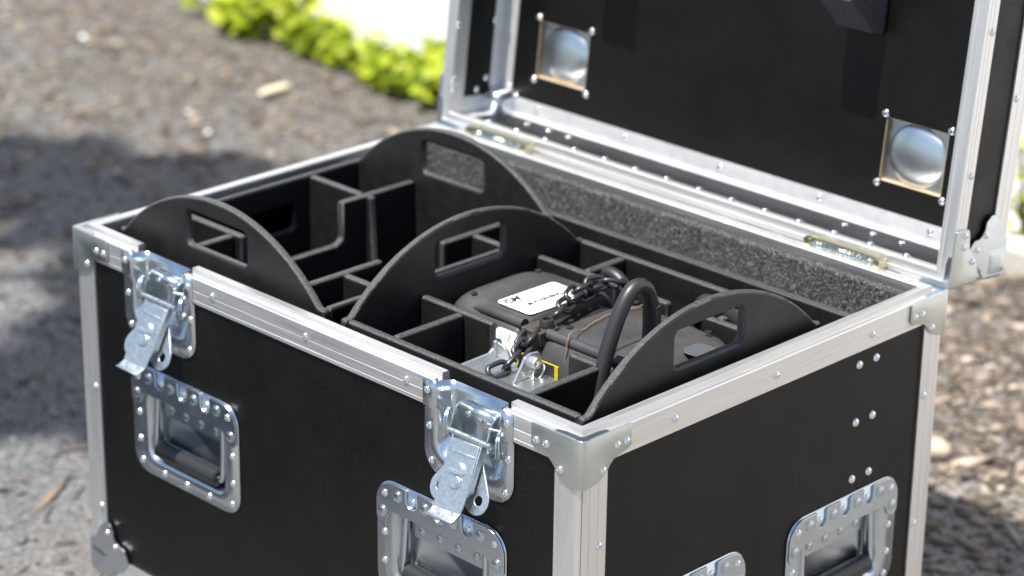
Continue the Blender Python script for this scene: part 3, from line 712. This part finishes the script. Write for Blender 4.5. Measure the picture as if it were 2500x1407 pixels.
# rivets inside the lid
for k in range(14): rivet(lid, LIDC, (-.83+.0572*k, .0144, -.0305), 'back', sc_=1.1)
for x in (-.800, -.757, -.718, -.222, -.176, -.130): rivet(lid, LIDC, (x, .0122, -.080), 'back')
for x in (-.802, -.633, -.457, -.285, -.106): rivet(lid, LIDC, (x, .0300, BZ+.0022), 'top')
for y in (.147, .30, .45): rivet(lid, LIDC, (-W_+.0140, y, -.085), 'right')
for y in (.054, .068, .148, .32): rivet(lid, LIDC, (-W_+.0206, y, -.0040), 'right', sc_=1.0)
for y, zz in ((.046, -.06), (.062, -.078)): rivet(lid, LIDC, (-W_+.0124, y, zz), 'right')
for x in (-.866, -.852): rivet(lid, LIDC, (x, .052 if x < -.86 else .040, BZ+.0006), 'top')
for y in (.14, .317, .49): rivet(lid, LIDC, (0, y, -.0165), 'right')
for y in (.229, .42): rivet(lid, LIDC, (0, y, -.090), 'right')
# foam wedges glued inside the lid
for x0, x1, v0 in ((-.277, -.218, .262), (-.700, -.638, .262)):
    pf = [(v0, BZ), (v0+.003, BZ+.026), (v0+.008, BZ+.030), (v0+.047, BZ+.080), (v0+.14, BZ+.080), (v0+.14, BZ)]
    obj('foam_wedge', prism(pf, 'x', x0, x1), 'foam', lid, LIDC, bevel=.003)
# ---- hinges between lid and body
for hx in (-.768, -.152):
    b0 = CASE @ T(hx, D_-.002, .004)
    hg = obj('hinge', join(prism([(-.014, -.002), (-.010, .007), (.004, .010), (.006, .008), (-.006, .004), (-.008, -.002)], 'x', -.052, .052),
                           box(-.060, -.050, -.014, .004, -.001, .011), box(.050, .060, -.014, .004, -.001, .011)), 'hinge', case, b0, bevel=.001)
    gs = [tube([tuple(Vector((-.045+.09*i/200, -.008+.0042*math.cos(i*.62), .0042+.0042*math.sin(i*.62)))) for i in range(201)], .0011, 5)]
    obj('hinge_spring', join(*gs), 'zinc', hg, b0)

# ================================================================== LIFT-OUT DIVIDER BOXES
TH = .0115; FLOOR = -.30
def arch(x0, x1, rise=.084, slot=(.058, .015, .060), low=FLOOR):
    cx, hw = (x0+x1)/2, (x1-x0)/2-.010; rad = (hw*hw+rise*rise)/(2*rise); pts = [(x0, low), (x1, low), (x1, .0)]
    a0 = math.asin(hw/rad)
    for k in range(33):
        a = a0-2*a0*k/32; pts.append((cx+rad*math.sin(a), rad*math.cos(a)-(rad-rise)))
    pts.append((x0, .0))
    return pts, [rrect(cx-slot[0], cx+slot[0], slot[1], slot[2], .008, 3)]
def hd_obj(name, g, parent, mw, bevel=.0042):
    """HDPE plate: broad faces satin, narrow routed edges rougher, with sunlit sparkle in their colour"""
    o = obj(name, g, ['hdpe', 'hdpe_edge'], parent, mw, bevel=bevel, seg=3)
    return o
def edge_mat(o, axis):
    for p in o.data.polygons:
        p.material_index = 0 if abs(p.normal[axis]) > .9 else 1
    return o
def plate(name, parent, mw, axis, lo, hi, a, b, z0=FLOOR, z1=0.0, poly=None):
    if poly is None: poly = [(a, z0), (b, z0), (b, z1), (a, z1)]
    g = prism(poly, 'y' if axis == 'y' else 'x', lo, hi)
    return edge_mat(hd_obj(name, g, parent, mw), 1 if axis == 'y' else 0)
# -- right box: arches on its left and right sides
XA, XB, YA, YB = -.4355, -.0395, .0435, .4505
rb = empty('divider_box', ((XA+XB)/2, (YA+YB)/2, G+FLOOR), label='black plastic divider box holding the chain hoist, arched handles left and right', category='divider box')
for x0 in (XA, XB-TH):
    o, h_ = arch(YA, YB)
    edge_mat(hd_obj('handle_panel', slab(o, h_, 'x', x0, x0+TH), rb, CASE), 0)
plate('wall', rb, CASE, 'y', YA, YA+TH, XA+TH, XB-TH); plate('wall', rb, CASE, 'y', YB-TH, YB, XA+TH, XB-TH)
obj('floor', box(XA, XB, YA, YB, FLOOR-.011, FLOOR-.0002), 'hdpe', rb, CASE)
XP = [(.1615, .173, XA+TH, -.302), (.1615, .173, -.178, -.1255), (.3600, .3715, XA+TH, -.290), (.3600, .3715, -.262, -.204), (.3600, .3715, -.150, XB-TH)]
for y0, y1, a, b_ in XP: plate('divider', rb, CASE, 'y', y0, y1, a, b_, z1=-.0004)
for x0, a, b_ in ((-.3575, YA+TH, .1613), (-.1370, YA+TH, .1613), (-.3530, .3717, YB-TH), (-.1370, .3717, YB-TH)):
    plate('divider', rb, CASE, 'x', x0, x0+TH, a, b_, z1=-.0008)
# -- left box: arches at front and back
XA, XB, YA, YB = -.8630, -.4650, .0435, .4565
lb = empty('divider_box', ((XA+XB)/2, (YA+YB)/2, G+FLOOR), label='empty black plastic divider box in the left half, arched handles front and back', category='divider box')
for y0 in (YA, YB-TH):
    o, h_ = arch(XA, XB)
    edge_mat(hd_obj('handle_panel', slab(o, h_, 'y', y0, y0+TH), lb, CASE), 1)
cy = (YA+YB)/2
edge_mat(hd_obj('wall', slab([(YA+TH, FLOOR), (YB-TH, FLOOR), (YB-TH, 0), (YA+TH, 0)], [rrect(.215, .330, -.072, -.034, .010, 3)], 'x', XA, XA+TH), lb, CASE), 0)
edge_mat(hd_obj('wall', slab([(YA+TH, FLOOR), (YB-TH, FLOOR), (YB-TH, 0), (YA+TH, 0)], [rrect(cy-.058, cy+.058, -.072, -.034, .010, 3)], 'x', XB-TH, XB), lb, CASE), 0)
obj('floor', box(XA, XB, YA, YB, FLOOR-.011, FLOOR-.0002), 'hdpe', lb, CASE)
plate('divider', lb, CASE, 'y', .1335, .145, XA+TH, -.728, z1=-.0004)
plate('divider', lb, CASE, 'x', -.7505, -.739, YA+TH, .1333, z1=-.0008)
# back-left: stepped long divider, and the cross divider with a curved foot
plate('divider', lb, CASE, 'x', -.7475, -.736, 0, 0, poly=[(.1452, FLOOR), (YB-TH, FLOOR), (YB-TH, -.0004), (.316, -.0004), (.314, -.003), (.314, -.050), (.309, -.056), (.302, -.058), (.1452, -.058)])
plate('divider', lb, CASE, 'y', .3535, .365, XA+TH, -.7477, z1=-.0008)
cv = [(-.7358, FLOOR), (-.62, FLOOR), (-.62, -.150)]
for k in range(8): a = R(90*k/7); cv.append((-.62-.108*math.sin(a)*.9, -.150+.055*(1-math.cos(a))))
cv += [(-.7225, -.086), (-.7265, -.0008), (-.7358, -.0008)]
plate('divider', lb, CASE, 'y', .3535, .365, 0, 0, poly=cv)
plate('divider', lb, CASE, 'x', -.5525, -.541, YA+TH, .2100, z1=-.0004)
plate('divider', lb, CASE, 'y', .1400, .1515, -.5408, XB-TH, z1=-.0008)
plate('divider', lb, CASE, 'x', -.5465, -.535, .3080, YB-TH, z1=-.0004)
plate('divider', lb, CASE, 'y', .3540, .3655, -.5348, -.4790, z1=-.0008)
# -- loose spacer board behind the boxes
sp = slab([(-.560, FLOOR), (-.020, FLOOR), (-.020, -.012), (-.026, -.012), (-.026, 0), (-.560, 0)], [], 'y', .483, .4965)
o = obj('spacer_board', sp, ['hdpe', 'hdpe_edge'], None, CASE, bevel=.0022, label='black plastic spacer board between the hoist box and the carpeted back', category='board')
edge_mat(o, 1)

# ================================================================== CHAIN HOIST
ho = empty('chain_hoist', (-.25, .265, G-.26), label='black electric chain hoist with white labels lying in the divider box', category='chain hoist')
def section(inset, drop, x, w=0):
    y0, y1 = .186+inset, .354-inset
    half = [(.045, -.0002), (.030, -.0012), (.018, -.0036), (.009, -.0080), (.003, -.0145), (-.0015-w*.4, -.0240), (-.0060-w*.8, -.0400), (-.0095-w, -.0600), (-.0110-w, -.0850), (-.0085-w, -.1300), (.006, -.1900), (.045, -.2300)]
    left = [(y0+a, b_-drop*max(0, 1+b_/.09)) for a, b_ in half]
    right = [(y1-a, b_-drop*max(0, 1+b_/.09)) for a, b_ in half]
    return [(x, a, b_) for a, b_ in left+right[::-1]]
gear = loft([section(.045, .040, -.4215), section(.030, .022, -.419), section(.018, .011, -.413), section(.008, .004, -.402), section(.002, .001, -.388), section(0, 0, -.372), section(0, 0, -.292), section(.001, .001, -.2865), section(.004, .004, -.283), section(.010, .009, -.281)], True, True, True)
gh = obj('gear_housing', gear, 'casting', ho, CASE, sharp=45)
obj('housing_bead', tube([(-.366, .1975, -.0085), (-.352, .1980, -.0070), (-.335, .1985, -.0060), (-.283, .1985, -.0060)], [.003, .006, .0072, .0072], 12), 'casting', gh, CASE)
mot = loft([section(.012, .010, -.2465, .003), section(.004, .004, -.2440, .004), section(.001, .002, -.238, .005), section(0, .001, -.228, .006), section(0, .001, -.1605, .006), section(-.0012, 0, -.1595, .006), section(-.0012, 0, -.1500, .006), section(.001, .002, -.1490, .006), section(.002, .004, -.105, .005), section(.005, .008, -.092, .003), section(.014, .016, -.083), section(.030, .034, -.078)], True, True, True)
mh = obj('motor_housing', mot, 'casting', ho, CASE, sharp=45)
obj('housing_bead', join(cyl((-.244, .1990, -.0070), (-.160, .1990, -.0075), .0072, seg=12), cyl((-.160, .1990, -.0075), (-.086, .1990, -.0085), .0080, seg=12)), 'casting', mh, CASE)
obj('centre_frame', loft([section(.010, .014, -.2825), section(.010, .014, -.2445)], True, True, True), 'dark_steel', ho, CASE, sharp=45)
fr = obj('lug', join(box(-.2740, -.2420, .182, .214, -.020, -.001), prism([(.214, -.001), (.228, -.010), (.228, -.020), (.214, -.020)], 'x', -.2720, -.2440)), 'rust_steel', ho, CASE, bevel=.0018)
prism_pl = prism([(.176, -.004), (.160, -.020), (.128, -.062), (.120, -.100), (.132, -.100), (.142, -.064), (.172, -.026), (.186, -.012)], 'x', -.2465, -.2425)
obj('chain_guide', prism_pl, 'dark_steel', ho, CASE, bevel=.001)
obj('socket_bolt', xf(lathe([(.0085, 0), (.0085, .0095), (.0078, .0105), (.0048, .0105), (.0045, .0050), (.0003, .0050)], 18), T(-.2515, .203, -.001)), 'dark_steel', ho, CASE, sharp=40)
for bx0, by0 in ((-.232, .336), (-.232, .222), (-.112, .232), (-.112, .330), (-.385, .215), (-.385, .325)):
    obj('cover_screw', xf(lathe([(.0042, 0), (.0040, .0018), (.0020, .0022), (.0018, .0010), (.0003, .0010)], 12), T(bx0, by0, -.0022 if bx0 > -.2 else -.0012)), 'dark_steel', ho, CASE, sharp=40)
obj('name_tag', prism(rrect(-.150+.050, -.150+.082, .266, .300, .010, 4), 'z', -.0030, -.0016), 'galv', ho, CASE, sharp=30)
# labels on the housing
def plate2d(poly, z): return [(p[0], p[1], z) for p in poly], [tuple(range(len(poly)))]
LB = CASE @ T(-.3160, .2610, .0003) @ Rz(-1)
lab = obj('rating_label', prism(rrect(-.0295, .0295, -.0485, .0485, .007, 5), 'z', 0, .0006), 'paper', ho, LB, sharp=30, label='large white rating label on top of the hoist')
TX = Rz(90)                               # text runs along +y, its head towards -x
def ltext(txt, size, x, y, mat='ink', shear=0, bold=0):
    put('print', text_mesh('print', txt, size, mat, shear, bold), LB @ T(x, y, .0009) @ TX, lab)
ltext('CM', .0165, -.0185, -.033, 'ink', .35, .0007)
ltext('\u25B2WARNING', .0100, .004, .001, 'ink', 0, .0004)
rg = np.random.default_rng(4)
lines = []
for rx, y0, y1 in [(-.022, -.020, .040), (-.0165, -.018, .034), (-.011, -.044, .000), (-.0055, -.044, -.012), (-.006, .000, .044), (.0000, -.044, -.016), (-.026, .010, .042), (.013, -.02, .036), (.0165, -.02, .030), (.027, -.030, .0)]:
    y = y0
    while y < y1:
        w = rg.uniform(.003, .009); lines.append(box(rx-.0008, rx+.0008, y, min(y+w, y1), .0006, .00075)); y += w+.0018
obj('fine_print', join(*lines), 'ink_grey', lab, LB, sharp=0)
bars = []; y = .000
while y < .036:
    w = rg.choice([.0006, .0011, .0017]); bars.append(box(.0205, .0275, y, y+w, .0006, .00078)); y += w+rg.choice([.0007, .0012])
obj('barcode', join(*bars), 'ink_grey', lab, LB, sharp=0)
# side labels, on the sloping front flank of the gear housing
def side_label(x0, y_top, z_top, tilt, wdt, hgt, bar_mat, blue, nm, lbl):
    b0 = CASE @ T(x0, y_top, z_top) @ Rx(tilt)
    lb_ = obj('side_label', prism(rrect(-wdt/2, wdt/2, -hgt, 0, .006, 4), 'y', -.0006, 0), 'paper', ho, b0, sharp=30, label=lbl)
    bs, x = [], -wdt*.28
    while x < wdt*.28:
        w = rg.choice([.0006, .0012]); bs.append(box(x, x+w, -.00078, -.0006, -hgt*.62, -hgt*.14)); x += w+rg.choice([.0006, .0013])
    obj('barcode', join(*bs), bar_mat, lb_, b0, sharp=0)
    if blue: obj('print_block', box(-wdt*.3, wdt*.2, -.00078, -.0006, -hgt*.9, -hgt*.66), 'ink_blue', lb_, b0, sharp=0)
side_label(-.2985, .1868, -.0145, -20, .036, .0225, 'ink_grey', False, 'a', 'white barcode label on the flank of the hoist')
side_label(-.3040, .1792, -.0365, -9, .042, .0150, 'ink_blue', True, 'b', 'narrow white barcode label low on the flank of the hoist')
# power cable: thick rubber loop entering a strain relief on the motor
cb = smooth_path([(-.124, .115, -.20), (-.127, .138, -.110), (-.128, .159, -.034), (-.127, .178, .028), (-.1265, .198, .067), (-.126, .216, .0815), (-.126, .232, .076), (-.126, .242, .058), (-.126, .245, .045)], 6)
obj('power_cable', tube(cb, .0092, 16), 'rubber', ho, CASE, sharp=60)
obj('strain_relief', tube([(-.126, .245, .054), (-.126, .245, .052), (-.126, .246, .026), (-.125, .247, -.004)], [.0080, .0108, .0108, .0130], 16), 'rubber', ho, CASE, sharp=50)
CT = text_mesh('cable_print', 'QUHB6C', .0075, 'ink_grey')
rc = smooth_path([(-.372, .398, -.16), (-.372, .398, -.06), (-.362, .399, -.026), (-.340, .400, -.010), (-.318, .400, -.012), (-.300, .400, -.030), (-.290, .400, -.065), (-.286, .400, -.16)], 6)
obj('power_cable', tube(rc, .0085, 14), 'rubber', ho, CASE, sharp=60)
rc = smooth_path([(-.20, .405, -.16), (-.195, .402, -.04), (-.175, .392, .000), (-.150, .386, .008), (-.128, .390, -.002), (-.110, .40, -.05), (-.106, .41, -.16)], 6)
obj('control_cable', tube(rc, .0085, 12), 'rubber', ho, CASE, sharp=60)

# ---- load chain: every link its own piece
lk = []
for k in range(20):
    a = 2*math.pi*k/20; cxx, syy = math.cos(a), math.sin(a)
    lk.append((.0065*(1 if cxx >= 0 else -1)*(1 if abs(cxx) > 1e-6 else 0)+.0078*cxx, .0078*syy, 0))
me_link = mesh('link', tube(lk, .0031, 8, closed=True), 'chain', 60)
ch = empty('load_chain', (-.27, .26, G), label='dark steel load chain draped across the hoist and down its front', category='chain')
def chain(pts, ph=0):
    P = smooth_path(pts, 12); pos = [P[0]]; pitch = .0222; acc = 0
    for a, b_ in zip(P, P[1:]):
        sgm = (b_-a).length; t = pitch-acc
        while t <= sgm: pos.append(a+(b_-a)*(t/sgm)); t += pitch
        acc = sgm-(t-pitch)
    for i, (a, b_) in enumerate(zip(pos, pos[1:])):
        dx = (b_-a).normalized(); up = Vector((0, 0, 1)); up = (up-dx*up.dot(dx)).normalized(); sd_ = up.cross(dx)
        roll = (45 if (i+ph) % 2 else -45)+random.uniform(-12, 12)
        m3 = Matrix((dx, sd_, up)).transposed().to_4x4()
        put('link', me_link, CASE @ T(*((a+b_)/2)) @ m3 @ Matrix.Rotation(R(roll), 4, 'X'), ch)
chain([(-.258, .222, .006), (-.268, .250, .008), (-.276, .285, .008), (-.280, .318, .008), (-.276, .350, .006)])
chain([(-.272, .262, .013), (-.282, .290, .015), (-.278, .320, .016), (-.262, .345, .010), (-.258, .362, -.010)], 1)
chain([(-.256, .188, -.004), (-.250, .172, -.009), (-.246, .156, -.014), (-.243, .138, -.022), (-.243, .120, -.0285), (-.246, .098, -.0285)], 1)
chain([(-.262, .184, -.008), (-.257, .168, -.015), (-.252, .152, -.022)], 0)
# ---- twine across the motor
tw = smooth_path([(-.196, .1700, -.110), (-.198, .1740, -.070), (-.200, .1785, -.040), (-.203, .1860, -.013), (-.206, .1935, .0045), (-.2085, .206, .0050), (-.213, .225, .0012), (-.219, .252, .0016), (-.223, .285, .0014), (-.216, .320, .002), (-.214, .338, .001), (-.211, .350, -.008)], 5)
tw = [p+Vector(rng.normal(0, .0004, 3)) for p in tw]
obj('twine', tube(tw, .0009, 6), 'twine', None, CASE, sharp=60, label='thin brown twine tied over the hoist motor', category='twine')
# ---- galvanised suspension bracket with hazard strip in front of the hoist
gb = empty('suspension_bracket', (-.26, .125, G-.12), label='galvanised steel bracket with yellow hazard strip in front of the hoist', category='bracket')
obj('base_plate', box(-.2840, -.1820, .066, .158, -.0385, -.0345), 'galv', gb, CASE, bevel=.001)
obj('side_cheek', prism([(.070, -.0385), (.070, -.0290), (.142, -.0275), (.149, -.0230), (.151, -.0150), (.156, -.0140), (.158, -.0385)], 'x', -.2882, -.2842), 'galv', gb, CASE, bevel=.001)
obj('side_cheek', prism([(-.2840, -.0344), (-.2840, -.0160), (-.274, -.0185), (-.266, -.0250), (-.262, -.0344)], 'y', .1540, .1575), 'galv', gb, CASE, bevel=.001)
ear = [(.112, -.0344), (.124, -.018), (.130, -.008), (.140, -.005), (.152, -.006), (.157, -.014), (.156, -.0344)]
obj('ear', prism(ear, 'x', -.2180, -.2140), 'galv', gb, CASE, bevel=.001)
obj('clevis_bolt', cyl((-.2140, .144, -.0165), (-.2070, .144, -.0165), .0075, seg=6), 'galv', gb, CASE, bevel=.0004)
obj('cotter_ring', tube([(-.204+.003*math.sin(a), .142+.009*math.cos(a), -.0245+.011*math.sin(a)) for a in (2*math.pi*k/20 for k in range(20))], .0010, 6, closed=True), 'galv', gb, CASE)
hs = obj('hazard_strip', box(-.2560, -.1900, .1592, .1610, -.0385, -.0205), 'yellow', gb, CASE)
for k in range(4): obj('stripe', box(-.2530+.0075*k, -.2497+.0075*k, .1584, .1591, -.0382, -.0208), 'ink', hs, CASE)
obj('stripe', box(-.2130, -.1960, .1584, .1591, -.0382, -.0208), 'ink', hs, CASE)
put('maker_print', text_mesh('maker_print', 'PENN', .0058, 'ink'), CASE @ T(-.0015, .0015, .00175) @ Rz(45), [o for o in case.children if o.name.startswith('corner_bracket')][0])
